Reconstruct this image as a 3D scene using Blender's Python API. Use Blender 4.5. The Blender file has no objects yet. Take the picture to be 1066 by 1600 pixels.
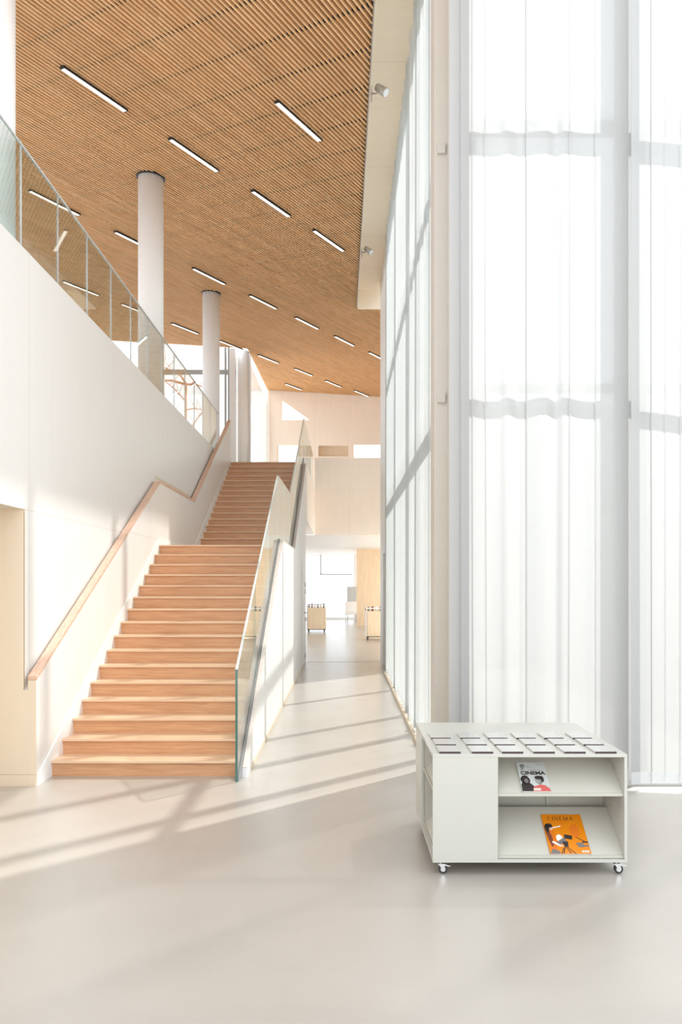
import bpy, bmesh, math, random
from mathutils import Vector, Matrix
random.seed(7)
sc = bpy.context.scene
C = sc.collection
PI = math.pi

# ------------------------------------------------------------------ camera, world, sun, exposure
cam_d = bpy.data.cameras.new('camera')
cam = bpy.data.objects.new('camera', cam_d); C.objects.link(cam)
cam.location = (0, 0, 1.75); cam.rotation_euler = (PI / 2, 0, 0)
cam_d.sensor_fit = 'HORIZONTAL'; cam_d.sensor_width = 24.0
cam_d.lens = 24.0 * 1200 / 1066
cam_d.shift_x = -4.0 / 1066; cam_d.shift_y = 114.0 / 1066
cam_d.clip_end = 300
sc.camera = cam

world = bpy.data.worlds.new('world'); sc.world = world; world.use_nodes = True
wn = world.node_tree.nodes; wl = world.node_tree.links
wn['Background'].inputs[0].default_value = (0.88, 0.94, 1.0, 1)
wn['Background'].inputs[1].default_value = 1.7

sun_d = bpy.data.lights.new('sun', 'SUN'); sun_d.energy = 8.8; sun_d.angle = math.radians(1.2)
sun_d.color = (1.0, 0.97, 0.93)
sun = bpy.data.objects.new('sun', sun_d); C.objects.link(sun)
sun.rotation_euler = Vector((-0.66, -0.63, -1.0)).to_track_quat('-Z', 'Y').to_euler()
sun.location = (12, 18, 20)

sc.view_settings.view_transform = 'Standard'
sc.view_settings.look = 'None'
sc.view_settings.gamma = 1.0
sc.view_settings.use_curve_mapping = False
sc.view_settings.exposure = 0.44
sc.cycles.max_bounces = 12
sc.cycles.diffuse_bounces = 7
sc.cycles.glossy_bounces = 5
sc.cycles.transmission_bounces = 8
sc.cycles.transparent_max_bounces = 24
sc.cycles.sample_clamp_indirect = 6.0
sc.cycles.caustics_reflective = False
sc.cycles.caustics_refractive = False
sc.cycles.use_denoising = True

# ------------------------------------------------------------------ materials
def srgb(r, g, b):
    f = lambda c: (c / 255 / 12.92) if c / 255 <= 0.04045 else ((c / 255 + 0.055) / 1.055) ** 2.4
    return (f(r), f(g), f(b), 1)

def new_mat(name):
    m = bpy.data.materials.new(name); m.use_nodes = True
    return m, m.node_tree.nodes, m.node_tree.links, m.node_tree.nodes['Principled BSDF']

def plain(name, col, rough=0.5, metal=0.0, spec=0.5, var=0.03, scale=8.0):
    """Colour with a faint procedural mottling."""
    m, n, l, b = new_mat(name)
    tc = n.new('ShaderNodeTexCoord'); nz = n.new('ShaderNodeTexNoise')
    nz.inputs['Scale'].default_value = scale; nz.inputs['Detail'].default_value = 4
    mx = n.new('ShaderNodeMix'); mx.data_type = 'RGBA'
    mx.inputs[6].default_value = tuple(c * (1 - var) for c in col[:3]) + (1,)
    mx.inputs[7].default_value = tuple(min(1, c * (1 + var)) for c in col[:3]) + (1,)
    l.new(tc.outputs['Object'], nz.inputs['Vector']); l.new(nz.outputs['Fac'], mx.inputs[0])
    l.new(mx.outputs[2], b.inputs['Base Color'])
    b.inputs['Roughness'].default_value = rough; b.inputs['Metallic'].default_value = metal
    b.inputs['Specular IOR Level'].default_value = spec
    return m

def wood(name, c1, c2, scale=(1, 12, 12), rough=0.45, island=0.0, rot=0.0, spec=0.4):
    m, n, l, b = new_mat(name)
    tc = n.new('ShaderNodeTexCoord'); mp = n.new('ShaderNodeMapping')
    mp0 = n.new('ShaderNodeMapping'); mp0.inputs['Rotation'].default_value = (0, 0, rot)
    mp.inputs['Scale'].default_value = scale
    nz = n.new('ShaderNodeTexNoise'); nz.inputs['Scale'].default_value = 2.2; nz.inputs['Detail'].default_value = 6
    nz.inputs['Distortion'].default_value = 0.6
    geo = n.new('ShaderNodeNewGeometry')
    add = n.new('ShaderNodeVectorMath'); add.operation = 'ADD'
    sc3 = n.new('ShaderNodeVectorMath'); sc3.operation = 'SCALE'; sc3.inputs['Scale'].default_value = 37.0
    comb = n.new('ShaderNodeCombineXYZ')
    for i in range(3): l.new(geo.outputs['Random Per Island'], comb.inputs[i])
    l.new(comb.outputs[0], sc3.inputs[0])
    l.new(tc.outputs['Object'], mp0.inputs['Vector']); l.new(mp0.outputs[0], mp.inputs['Vector'])
    l.new(mp.outputs[0], add.inputs[0]); l.new(sc3.outputs[0], add.inputs[1])
    l.new(add.outputs[0], nz.inputs['Vector'])
    rp = n.new('ShaderNodeValToRGB')
    rp.color_ramp.elements[0].position = 0.33; rp.color_ramp.elements[0].color = c1
    rp.color_ramp.elements[1].position = 0.67; rp.color_ramp.elements[1].color = c2
    l.new(nz.outputs['Fac'], rp.inputs[0])
    hsv = n.new('ShaderNodeHueSaturation')
    mr = n.new('ShaderNodeMapRange'); mr.inputs[3].default_value = 1 - island; mr.inputs[4].default_value = 1 + island
    l.new(geo.outputs['Random Per Island'], mr.inputs[0]); l.new(mr.outputs[0], hsv.inputs['Value'])
    l.new(rp.outputs[0], hsv.inputs['Color']); l.new(hsv.outputs[0], b.inputs['Base Color'])
    b.inputs['Roughness'].default_value = rough; b.inputs['Specular IOR Level'].default_value = spec
    return m

def panelled(name, col, axis_u, size_u, off_u, size_v, off_v, rough=0.45, grain=(6, 6, 0.5), amp=0.035, seam=0.82):
    """Pale timber veneer boards: seams every size_u along an axis (0=x, 1=y) and every size_v in height."""
    m, n, l, b = new_mat(name)
    tc = n.new('ShaderNodeTexCoord'); sep = n.new('ShaderNodeSeparateXYZ')
    l.new(tc.outputs['Object'], sep.inputs[0])
    mp = n.new('ShaderNodeMapping'); mp.inputs['Scale'].default_value = grain
    nz = n.new('ShaderNodeTexNoise'); nz.inputs['Scale'].default_value = 2.0; nz.inputs['Detail'].default_value = 5
    l.new(tc.outputs['Object'], mp.inputs[0]); l.new(mp.outputs[0], nz.inputs['Vector'])
    mx = n.new('ShaderNodeMix'); mx.data_type = 'RGBA'
    mx.inputs[6].default_value = tuple(c * (1 - amp) for c in col[:3]) + (1,)
    mx.inputs[7].default_value = tuple(min(1, c * (1 + amp)) for c in col[:3]) + (1,)
    l.new(nz.outputs['Fac'], mx.inputs[0])
    def line(sock, size, off):
        a = n.new('ShaderNodeMath'); a.operation = 'SUBTRACT'; a.inputs[1].default_value = off; l.new(sock, a.inputs[0])
        d = n.new('ShaderNodeMath'); d.operation = 'PINGPONG'; d.inputs[1].default_value = size / 2; l.new(a.outputs[0], d.inputs[0])
        g = n.new('ShaderNodeMath'); g.operation = 'LESS_THAN'; g.inputs[1].default_value = 0.005; l.new(d.outputs[0], g.inputs[0])
        return g.outputs[0]
    g1 = line(sep.outputs[axis_u], size_u, off_u); g2 = line(sep.outputs[2], size_v, off_v)
    mxm = n.new('ShaderNodeMath'); mxm.operation = 'MAXIMUM'; l.new(g1, mxm.inputs[0]); l.new(g2, mxm.inputs[1])
    m2 = n.new('ShaderNodeMix'); m2.data_type = 'RGBA'; m2.blend_type = 'MULTIPLY'
    l.new(mxm.outputs[0], m2.inputs[0]); l.new(mx.outputs[2], m2.inputs[6])
    m2.inputs[7].default_value = (seam, seam * 0.97, seam * 0.92, 1)
    l.new(m2.outputs[2], b.inputs['Base Color'])
    b.inputs['Roughness'].default_value = rough; b.inputs['Specular IOR Level'].default_value = 0.35
    return m

def pane_glass(name, tint=(0.93, 0.97, 0.96), f0=0.07):
    """Clear pane: Schlick reflection over transmission, alike from every side."""
    m, n, l, b = new_mat(name); n.remove(b)
    out = n['Material Output']
    lw = n.new('ShaderNodeLayerWeight'); lw.inputs['Blend'].default_value = 0.5
    pw = n.new('ShaderNodeMath'); pw.operation = 'POWER'; pw.inputs[1].default_value = 5.0
    mr = n.new('ShaderNodeMapRange'); mr.inputs[3].default_value = f0; mr.inputs[4].default_value = 1.0
    l.new(lw.outputs['Facing'], pw.inputs[0]); l.new(pw.outputs[0], mr.inputs[0])
    tr = n.new('ShaderNodeBsdfTransparent'); tr.inputs[0].default_value = tint + (1,)
    gl = n.new('ShaderNodeBsdfGlossy'); gl.inputs['Roughness'].default_value = 0.0
    gl.inputs[0].default_value = (0.97, 1, 0.99, 1)
    mx = n.new('ShaderNodeMixShader')
    l.new(mr.outputs[0], mx.inputs[0]); l.new(tr.outputs[0], mx.inputs[1]); l.new(gl.outputs[0], mx.inputs[2])
    l.new(mx.outputs[0], out.inputs['Surface'])
    return m

def sheer(name, transp, col=(0.93, 0.945, 0.945), back=0.6):
    """Woven voile: open weave lets light straight through, the threads scatter both ways."""
    m, n, l, b = new_mat(name); n.remove(b)
    out = n['Material Output']
    tc = n.new('ShaderNodeTexCoord'); mp = n.new('ShaderNodeMapping'); mp.inputs['Scale'].default_value = (30, 30, 0.15)
    nz = n.new('ShaderNodeTexNoise'); nz.inputs['Scale'].default_value = 1.5
    l.new(tc.outputs['Object'], mp.inputs[0]); l.new(mp.outputs[0], nz.inputs['Vector'])
    mr = n.new('ShaderNodeMapRange'); mr.inputs[3].default_value = transp * 0.8; mr.inputs[4].default_value = transp * 1.2
    l.new(nz.outputs['Fac'], mr.inputs[0])
    tr = n.new('ShaderNodeBsdfTransparent'); tl = n.new('ShaderNodeBsdfTranslucent'); df = n.new('ShaderNodeBsdfDiffuse')
    tl.inputs[0].default_value = col + (1,); df.inputs[0].default_value = col + (1,)
    a = n.new('ShaderNodeMixShader'); a.inputs[0].default_value = back
    l.new(tl.outputs[0], a.inputs[1]); l.new(df.outputs[0], a.inputs[2])
    c = n.new('ShaderNodeMixShader'); l.new(mr.outputs[0], c.inputs[0]); l.new(a.outputs[0], c.inputs[1]); l.new(tr.outputs[0], c.inputs[2])
    l.new(c.outputs[0], out.inputs['Surface'])
    return m

def glow(name, col, strength):
    m, n, l, b = new_mat(name)
    b.inputs['Base Color'].default_value = (0.9, 0.88, 0.84, 1)
    b.inputs['Emission Color'].default_value = col + (1,); b.inputs['Emission Strength'].default_value = strength
    return m

SLAT_A = math.radians(31.0)
M = {}
M['slat'] = wood('pale_cedar_slat', srgb(224, 176, 126), srgb(240, 200, 154), (14, 1.2, 14), 0.6, 0.08, rot=SLAT_A, spec=0.2)
M['backing'] = plain('dark_acoustic_felt', (0.05, 0.03, 0.02, 1), 0.95, spec=0.1)
M['batten'] = plain('black_carrier', (0.02, 0.018, 0.017, 1), 0.7)
M['soffit'] = panelled('maple_soffit', (0.94, 0.84, 0.70, 1), 1, 2.6, 10.35, 9, 3, rough=0.35, grain=(1, 6, 6))
M['wall_left'] = panelled('whitewashed_maple', (0.82, 0.79, 0.75, 1), 1, 2.5, 9.3, 12, 2.41, rough=0.4, amp=0.025, seam=0.88)
M['maple'] = panelled('maple_veneer', (0.80, 0.68, 0.53, 1), 1, 60, 33, 60, 33, rough=0.4, amp=0.05)
M['far_maple'] = panelled('maple_wall_boards', (0.93, 0.84, 0.74, 1), 0, 1.25, 0.17, 4, 4.68, rough=0.4, amp=0.04, seam=0.9)
M['white'] = plain('white_paint', (0.87, 0.86, 0.84, 1), 0.5, var=0.01)
M['column'] = plain('white_plaster', (0.92, 0.91, 0.89, 1), 0.55, var=0.015)
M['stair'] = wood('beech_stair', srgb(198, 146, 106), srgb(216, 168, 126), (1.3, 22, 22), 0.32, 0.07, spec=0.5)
M['tread'] = wood('beech_lit_tread', srgb(222, 186, 152), srgb(234, 202, 170), (1.3, 22, 22), 0.28, 0.04, spec=0.5)  # same beech, paler: highlight on treads and noses put into the colour
M['rail'] = wood('beech_rail', srgb(216, 176, 152), srgb(230, 194, 170), (16, 1.2, 16), 0.3)
M['cap'] = wood('pale_capping', (0.80, 0.70, 0.62, 1), (0.85, 0.76, 0.68, 1), (16, 1.2, 16), 0.35)
M['upright'] = plain('satin_grey_upright', (0.66, 0.68, 0.69, 1), 0.35)
M['glass'] = pane_glass('clear_balustrade_glass')
M['window_glass'] = pane_glass('window_glass', (0.98, 0.99, 0.99), 0.04)
M['edge'] = plain('green_glass_edge', (0.035, 0.13, 0.095, 1), 0.12, spec=0.8)
M['edge_sunlit'] = plain('sunlit_glass_edge', (0.72, 0.80, 0.78, 1), 0.1, spec=0.8)  # sun glare along the glass edge put into a pale colour
M['steel'] = plain('brushed_steel', (0.62, 0.63, 0.64, 1), 0.3, metal=1.0)
M['chrome'] = plain('chrome', (0.8, 0.8, 0.8, 1), 0.12, metal=1.0)
M['alu'] = plain('grey_aluminium', (0.40, 0.41, 0.42, 1), 0.4, metal=0.6)
M['frame_white'] = plain('white_window_frame', (0.62, 0.64, 0.65, 1), 0.5)
M['frame_grey'] = plain('grey_window_frame', (0.45, 0.46, 0.45, 1), 0.5)
M['frame_dark'] = plain('dark_window_frame', (0.22, 0.22, 0.22, 1), 0.5)
M['taupe'] = plain('taupe_post_paint', (0.62, 0.575, 0.52, 1), 0.6, var=0.02)
M['sheer_front'] = sheer('white_voile_dense', 0.05, (0.515, 0.517, 0.51), 0.66)
M['sheer_side'] = sheer('white_voile_open', 0.35, (0.55, 0.57, 0.57))
M['hem'] = sheer('voile_hem', 0.15, (0.85, 0.865, 0.865))
M['lacquer'] = plain('cream_lacquer', (0.53, 0.522, 0.475, 1), 0.28, spec=0.5, var=0.006)
M['lacquer_in'] = plain('cream_shelf_lacquer', (0.52, 0.50, 0.435, 1), 0.4, var=0.006)
M['pin'] = plain('shelf_pin_hole', (0.25, 0.22, 0.19, 1), 0.8)
M['rubber'] = plain('black_rubber', (0.03, 0.03, 0.03, 1), 0.6)
M['lamp_black'] = plain('black_lamp_housing', (0.02, 0.02, 0.02, 1), 0.5)
M['lamp_glow'] = glow('warm_white_diffuser', (1.0, 0.93, 0.82), 1.15)
M['spot_body'] = plain('greige_spot_body', (0.42, 0.37, 0.32, 1), 0.4, metal=0.3)
M['lens'] = plain('spot_lens', (0.8, 0.82, 0.84, 1), 0.1, metal=0.5)
M['white_cover'] = plain('glossy_white_cover', (0.55, 0.545, 0.52, 1), 0.12, spec=0.7, var=0.01)
M['dark_spine'] = plain('dark_spine', (0.05, 0.025, 0.03, 1), 0.5)
M['white_spine'] = plain('white_page_block', (0.85, 0.83, 0.80, 1), 0.6)
M['orange'] = plain('orange_cover', srgb(222, 130, 14), 0.3, var=0.02, scale=20)
M['silver_cover'] = plain('silver_grey_cover', srgb(196, 198, 196), 0.3, var=0.04, scale=30)
M['ink'] = plain('dark_ink', srgb(48, 40, 38), 0.5)
M['ink_grey'] = plain('grey_ink', srgb(118, 112, 108), 0.5)
M['ink_light'] = plain('pale_grey_ink', srgb(165, 168, 166), 0.5)
M['ink_white'] = plain('white_ink', srgb(240, 232, 222), 0.5)
M['ink_red'] = plain('dull_red_ink', srgb(196, 92, 84), 0.5)
M['ink_brown'] = plain('brown_ink', srgb(120, 62, 38), 0.5)
M['ink_deep'] = plain('deep_orange_ink', srgb(216, 112, 14), 0.5)
M['ink_skin'] = plain('skin_ink', srgb(222, 176, 150), 0.5)
M['binwood'] = wood('pale_birch', (0.80, 0.62, 0.42, 1), (0.88, 0.72, 0.52, 1), (8, 8, 1), 0.5)
M['birch_wall'] = wood('birch_wall', (0.78, 0.58, 0.38, 1), (0.84, 0.66, 0.46, 1), (8, 8, 1), 0.5)
M['bark'] = plain('red_bark', (0.62, 0.28, 0.17, 1), 0.8, var=0.2)
M['grey'] = plain('light_grey_panel', (0.55, 0.56, 0.56, 1), 0.6)
M['concrete'] = plain('pale_paving', (0.72, 0.71, 0.69, 1), 0.8)

def floor_mat():
    m, n, l, b = new_mat('pale_resin_floor')
    tc = n.new('ShaderNodeTexCoord')
    n1 = n.new('ShaderNodeTexNoise'); n1.inputs['Scale'].default_value = 0.9; n1.inputs['Detail'].default_value = 8; n1.inputs['Roughness'].default_value = 0.65
    l.new(tc.outputs['Object'], n1.inputs['Vector'])
    rp = n.new('ShaderNodeValToRGB')
    rp.color_ramp.elements[0].position = 0.3; rp.color_ramp.elements[0].color = (0.43, 0.392, 0.348, 1)
    rp.color_ramp.elements[1].position = 0.7; rp.color_ramp.elements[1].color = (0.475, 0.437, 0.392, 1)
    l.new(n1.outputs['Fac'], rp.inputs[0]); l.new(rp.outputs[0], b.inputs['Base Color'])
    n2 = n.new('ShaderNodeTexNoise'); n2.inputs['Scale'].default_value = 5; n2.inputs['Detail'].default_value = 6
    l.new(tc.outputs['Object'], n2.inputs['Vector'])
    mr = n.new('ShaderNodeMapRange'); mr.inputs[3].default_value = 0.30; mr.inputs[4].default_value = 0.42
    l.new(n2.outputs['Fac'], mr.inputs[0]); l.new(mr.outputs[0], b.inputs['Roughness'])
    b.inputs['Specular IOR Level'].default_value = 0.75
    b.inputs['Coat Weight'].default_value = 0.6; b.inputs['Coat Roughness'].default_value = 0.22
    return m
M['floor'] = floor_mat()

# ------------------------------------------------------------------ helpers
class MB:
    """Collects boxes, prisms and tubes for ONE mesh object."""
    def __init__(s): s.v = []; s.f = []; s.mi = []; s.smooth = []
    def add(s, vs, fs, mi=0, smooth=False):
        o = len(s.v); s.v += [tuple(v) for v in vs]
        for f in fs: s.f.append([o + i for i in f]); s.mi.append(mi); s.smooth.append(smooth)
        return s
    def box(s, x0, x1, y0, y1, z0, z1, mi=0):
        vs = [(x, y, z) for x in (x0, x1) for y in (y0, y1) for z in (z0, z1)]
        return s.add(vs, [(0, 1, 3, 2), (4, 6, 7, 5), (0, 4, 5, 1), (2, 3, 7, 6), (0, 2, 6, 4), (1, 5, 7, 3)], mi)
    def prism(s, pts, axis, a, b, mi=0, mi_side=None):
        """Extrude 2D points along an axis: axis 0 -> pts (y,z), 1 -> (x,z), 2 -> (x,y)."""
        def p(q, t): return (t, q[0], q[1]) if axis == 0 else (q[0], t, q[1]) if axis == 1 else (q[0], q[1], t)
        n = len(pts); vs = [p(q, a) for q in pts] + [p(q, b) for q in pts]
        s.add(vs, [list(range(n))[::-1], list(range(n, 2 * n))], mi)
        o = len(s.v) - 2 * n
        for i in range(n):
            j = (i + 1) % n; s.f.append([o + i, o + j, o + n + j, o + n + i])
            s.mi.append(mi if mi_side is None else mi_side[i] if isinstance(mi_side, (list, tuple)) else mi_side); s.smooth.append(False)
        return s
    def tube(s, pts, r, n=10, mi=0, cap=True):
        pts = [Vector(p) for p in pts]; rs = r if isinstance(r, (list, tuple)) else [r] * len(pts)
        o = len(s.v); up = None
        for i, p in enumerate(pts):
            d = (pts[min(i + 1, len(pts) - 1)] - pts[max(i - 1, 0)]).normalized()
            if up is None:
                up = Vector((0, 0, 1)) if abs(d.z) < 0.9 else Vector((1, 0, 0))
            u = d.cross(up).normalized(); w = u.cross(d).normalized(); up = w
            for k in range(n):
                a = 2 * PI * k / n; s.v.append(tuple(p + (u * math.cos(a) + w * math.sin(a)) * rs[i]))
        for i in range(len(pts) - 1):
            for k in range(n):
                a = o + i * n + k; b = o + i * n + (k + 1) % n
                s.f.append([a, b, b + n, a + n]); s.mi.append(mi); s.smooth.append(True)
        if cap:
            s.f.append([o + k for k in range(n)][::-1]); s.mi.append(mi); s.smooth.append(False)
            e = o + (len(pts) - 1) * n; s.f.append([e + k for k in range(n)]); s.mi.append(mi); s.smooth.append(False)
        return s
    def build(s, name, mats, parent=None, bevel=0.0):
        me = bpy.data.meshes.new(name); me.from_pydata(s.v, [], s.f)
        for m in (mats if isinstance(mats, (list, tuple)) else [mats]): me.materials.append(m)
        me.polygons.foreach_set('material_index', s.mi); me.polygons.foreach_set('use_smooth', s.smooth)
        bm = bmesh.new(); bm.from_mesh(me); bmesh.ops.recalc_face_normals(bm, faces=bm.faces); bm.to_mesh(me); bm.free()
        me.update()
        o = bpy.data.objects.new(name, me); C.objects.link(o)
        if parent is not None: o.parent = parent
        if bevel:
            md = o.modifiers.new('bevel', 'BEVEL'); md.width = bevel; md.segments = 2; md.limit_method = 'ANGLE'
        return o

def tag(o, label, cat, group=None, kind=None):
    o['label'] = label; o['category'] = cat
    if group: o['group'] = group
    if kind: o['kind'] = kind
    return o
def thing(name, label, cat, loc=(0, 0, 0), group=None):
    o = bpy.data.objects.new(name, None); C.objects.link(o); o.location = loc
    return tag(o, label, cat, group)
def struct(name, mb, mats, label, cat, parent=None, bevel=0.0):
    o = mb.build(name, mats, parent, bevel)
    if parent is None: tag(o, label, cat, kind='structure')
    return o
def copy_tree(o, parent=None):
    c = o.copy(); C.objects.link(c); c.parent = parent
    for ch in list(o.children): copy_tree(ch, c)
    return c

def zc(x, y):                       # underside of the sloping slat ceiling
    return 8.57 + 0.049 * (y - 17.9) - 0.059 * (x + 3.1)

RISE, RUN, NOSE0, NOSE1 = 0.1456, 0.274, 7.0, 14.05
ZL = 16 * RISE; ZU = 32 * RISE
SX0, SX1 = -2.68, -0.95             # stair between wall and glass

# ------------------------------------------------------------------ setting: floor, walls
struct('floor', MB().box(-11, 12, -4, 42, -0.2, 0), M['floor'], 'pale seamless resin floor running through the hall and corridor', 'floor')
struct('trim_1', MB().box(-0.875, 0.85, 17.46, 17.475, 0, 0.003), M['alu'], 'thin grey threshold strip across the corridor floor', 'trim')
struct('floor.001', MB().box(-10, -2.999, 6.99, 23.2, ZU - 0.32, ZU), M['white'],
       'upper gallery floor slab behind the balcony glass and stair head', 'upper floor')

struct('floor.002', MB().box(-10, -0.889, 18.22, 23.62, 3.3, ZU), M['far_maple'], 'maple faced gallery slab beyond the stair head', 'upper floor')
# left wall with opening
wl_ = MB()
wl_.box(-3.0, -2.785, 6.72, 18.2, 0, 4.685)
wl_.box(-3.5, -2.785, 5.2, 6.72, 2.41, 4.685)
wl_.box(-3.5, -2.785, -1.0, 5.2, 0, 4.685)
wall_left = struct('wall_left', wl_, M['wall_left'], 'tall whitewashed timber wall on the left under the balcony glass', 'wall')
mbx = MB().box(-3.5, -2.785, 6.69, 6.72, 0.10, 2.41)
mbx.build('end_panel', M['maple'], wall_left)  # same wood as the wall; its shade put into a warmer, darker colour
MB().box(-3.6, -3.5, 5.2, 6.72, 0, 2.41).build('recess_back', M['maple'], wall_left)

# lower stair wall: thick leaf with sloping top, groove behind handrail
RAILPTS = [(6.69, 0.955), (11.2, 3.27), (13.8, 3.27), (18.2, 5.66)]
pts = [(6.70, 0.0), (18.2, 0.0)] + [(y, z - 0.035) for y, z in reversed(RAILPTS)]
pts[-1] = (6.70, 0.92)
lw = MB().prism(pts, 0, -2.75, -2.68)
pg = [(6.70, 0.0), (18.2, 0.0)] + [(y, z - 0.12) for y, z in reversed(RAILPTS)]
pg[-1] = (6.70, 0.835)
lw.prism(pg, 0, -2.785, -2.7501)
ws = struct('wall_left.001', lw, M['wall_left'], 'lower whitewashed wall leaf beside the stairs, with a sloping top under the handrail', 'stair wall')
MB().box(-3.5, -2.785, 6.688, 6.70, 0.10, 2.409).box(-2.785, -2.68, 6.688, 6.70, 0.10, 0.835).box(-2.75, -2.68, 6.688, 6.70, 0.835, 0.92).build('end_face', M['maple'], ws)  # shaded end of the wall: shade put into the wood colour
MB().box(-3.5, -2.675, 6.68, 6.70, 0, 0.098).build('baseboard', M['maple'], ws)
MB().box(-2.786, -2.776, 11.35, 13.9, 3.345, 3.372).build('groove_edge', M['maple'], ws)
# skirting over the steps
sk = [(6.70, 0), (6.73, 0.095), (11.12 + 0.02, ZL + 0.10), (13.75, ZL + 0.10), (18.2, ZU + 0.10), (18.2, ZU - 0.2), (13.9, ZL - 0.1), (11.3, ZL - 0.1), (7.1, 0)]
struct('baseboard_left', MB().prism(sk, 0, -2.681, -2.668), M['white'], 'white stepped skirting board following the stairs on the left', 'skirting')

# stair side wall toward the corridor
def noseline(y):
    return (y - NOSE0 + RUN) / RUN * RISE
sw = [(7.12, 0.0), (17.9, 0.0), (17.9, ZL + (17.9 - NOSE1 + RUN) / RUN * RISE + 0.04), (13.85, ZL + 0.06), (11.1, ZL + 0.06), (7.0, 0.08), (6.98, 0.0)]
wsr = struct('wall_stair', MB().prism(sw, 0, -0.925, -0.88), M['white'], 'white side wall of the stairs facing the corridor', 'wall')
struct('baseboard_stair', MB().box(-0.88, -0.872, 7.3, 16.1, 0, 0.05), M['maple'], 'narrow timber baseboard along the stair side wall', 'baseboard')
cap_top = [(7.0, 0.08), (11.1, ZL + 0.06), (13.85, ZL + 0.06), (17.9, sw[2][1])]
struct('trim_stair', MB().prism(cap_top + [(y, z + 0.012) for y, z in reversed(cap_top)], 0, -0.922, -0.876), M['cap'],
       'slim timber capping on top of the stair side wall', 'trim')

# corridor door in the stair side wall
door = MB().box(-0.879, -0.862, 16.2, 17.2, 0.01, 2.25)
d1 = struct('door_1', door, M['white'], 'white door leaf in the stair side wall at the end of the corridor', 'door')
MB().tube([(-0.862, 16.9, 1.14), (-0.80, 16.9, 1.14), (-0.80, 16.78, 1.14)], 0.011).build('door_handle', M['steel'], d1)
for z in (1.76, 1.60, 0.98, 0.18):
    MB().tube([(-0.853, 17.19, z - 0.05), (-0.853, 17.19, z + 0.05)], 0.011).build('hinge', M['steel'], d1)

# far walls
fw = MB()
FY = 29.0
def wall_with_holes(mb, y0, y1, x0, x1, z0, z1, holes):
    xs = sorted({x0, x1} | {h[0] for h in holes} | {h[1] for h in holes})
    for a, b in zip(xs[:-1], xs[1:]):
        hs = sorted([h for h in holes if h[0] <= a + 1e-6 and h[1] >= b - 1e-6], key=lambda h: h[2])
        z = z0
        for h in hs:
            if h[2] > z: mb.box(a, b, y0, y1, z, h[2])
            z = h[3]
        if z < z1: mb.box(a, b, y0, y1, z, z1)
HOLES = [(-2.52, -1.40, 5.1, 7.02), (-0.95, 0.18, 6.60, 7.02), (0.39, 1.9, 5.1, 7.04)]
wall_with_holes(fw, FY, FY + 0.3, -2.85, 3.2, ZU - 0.2, 7.6, HOLES)
# upper strip; a patch of reflected light is added as a triangular opening
ztop = 9.3
fw.box(-2.85, -2.32, FY, FY + 0.3, 7.6, ztop)
fw.prism([(-2.32, 7.6), (-2.32, 7.98), (-1.28, 7.98), (-1.28, 7.6)], 1, FY, FY + 0.3)
fw.prism([(-2.32, ztop), (-2.32, 8.72), (-1.28, 7.98), (-1.28, ztop)], 1, FY, FY + 0.3)
fw.box(-1.28, 3.2, FY, FY + 0.3, 7.6, ztop)
struct('wall_far', fw, M['far_maple'], 'pale maple boarded far wall under the slatted ceiling', 'wall')
mb = MB().box(-0.95, 0.18, FY + 0.3, FY + 0.35, 6.60, 7.02)
struct('wall_far.001', mb, M['maple'], 'timber back of the shallow niche in the far wall', 'niche')
for i, (a, b, c, d) in enumerate([HOLES[0], HOLES[2], (-2.32, -1.28, 7.98, 8.72)]):
    w = MB().box(a, b, FY + 0.24, FY + 0.25, c, d)
    lab = ['square bright window in the far wall left of the glass balustrade', 'wide bright window in the far wall next to the curtain', 'small triangular pane added for a patch of light high on the far wall'][i]
    o = struct('window_%d' % (i + 1), w, M['window_glass'], lab, 'window')
    if i == 0:
        MB().box(a, a + 0.06, FY - 0.01, FY + 0.22, c, d).build('window_frame', M['maple'], o)

# mezzanine block with solid parapet
mz = MB().box(-0.885, 3.2, 23.6, 29.3, 3.3, ZU - 0.001).box(-0.885, 3.2, 23.6, 23.78, ZU, 5.66)
struct('wall_mezzanine', mz, M['far_maple'], 'pale maple mezzanine parapet spanning over the corridor end', 'parapet')
struct('ceiling.001', MB().box(-10, 3.4, 23.9, 41, 3.28, 3.31), M['white'], 'white ceiling of the low room beyond the corridor', 'ceiling')

# low back room
bw = MB()
wall_with_holes(bw, 39, 39.2, -10, 3.4, 0, 3.3, [(-9.5, 0.5, 0.12, 3.26)])
struct('wall_back', bw, M['white'], 'white back wall of the far low room', 'wall')
o = struct('window_4', MB().box(-9.5, 0.5, 39.1, 39.11, 0.12, 3.26), M['window_glass'], 'bright glazing at the back of the low room', 'window')
MB().box(-1.19, -1.13, 38.93, 39.08, 2.28, 3.25).box(-1.19, 0.44, 38.93, 39.08, 2.26, 2.32).build('window_frame', M['frame_grey'], o)
struct('wall_right', MB().box(0.56, 3.2, 32.8, 33.0, 0, 3.28), M['birch_wall'], 'warm birch boarded wall on the right in the low room', 'wall')
struct('wall_right.001', MB().box(3.2, 3.4, 18.2, 29.3, 3.3, 9.4), M['white'], 'white side wall of the gallery hidden behind the curtains', 'wall')

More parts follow.
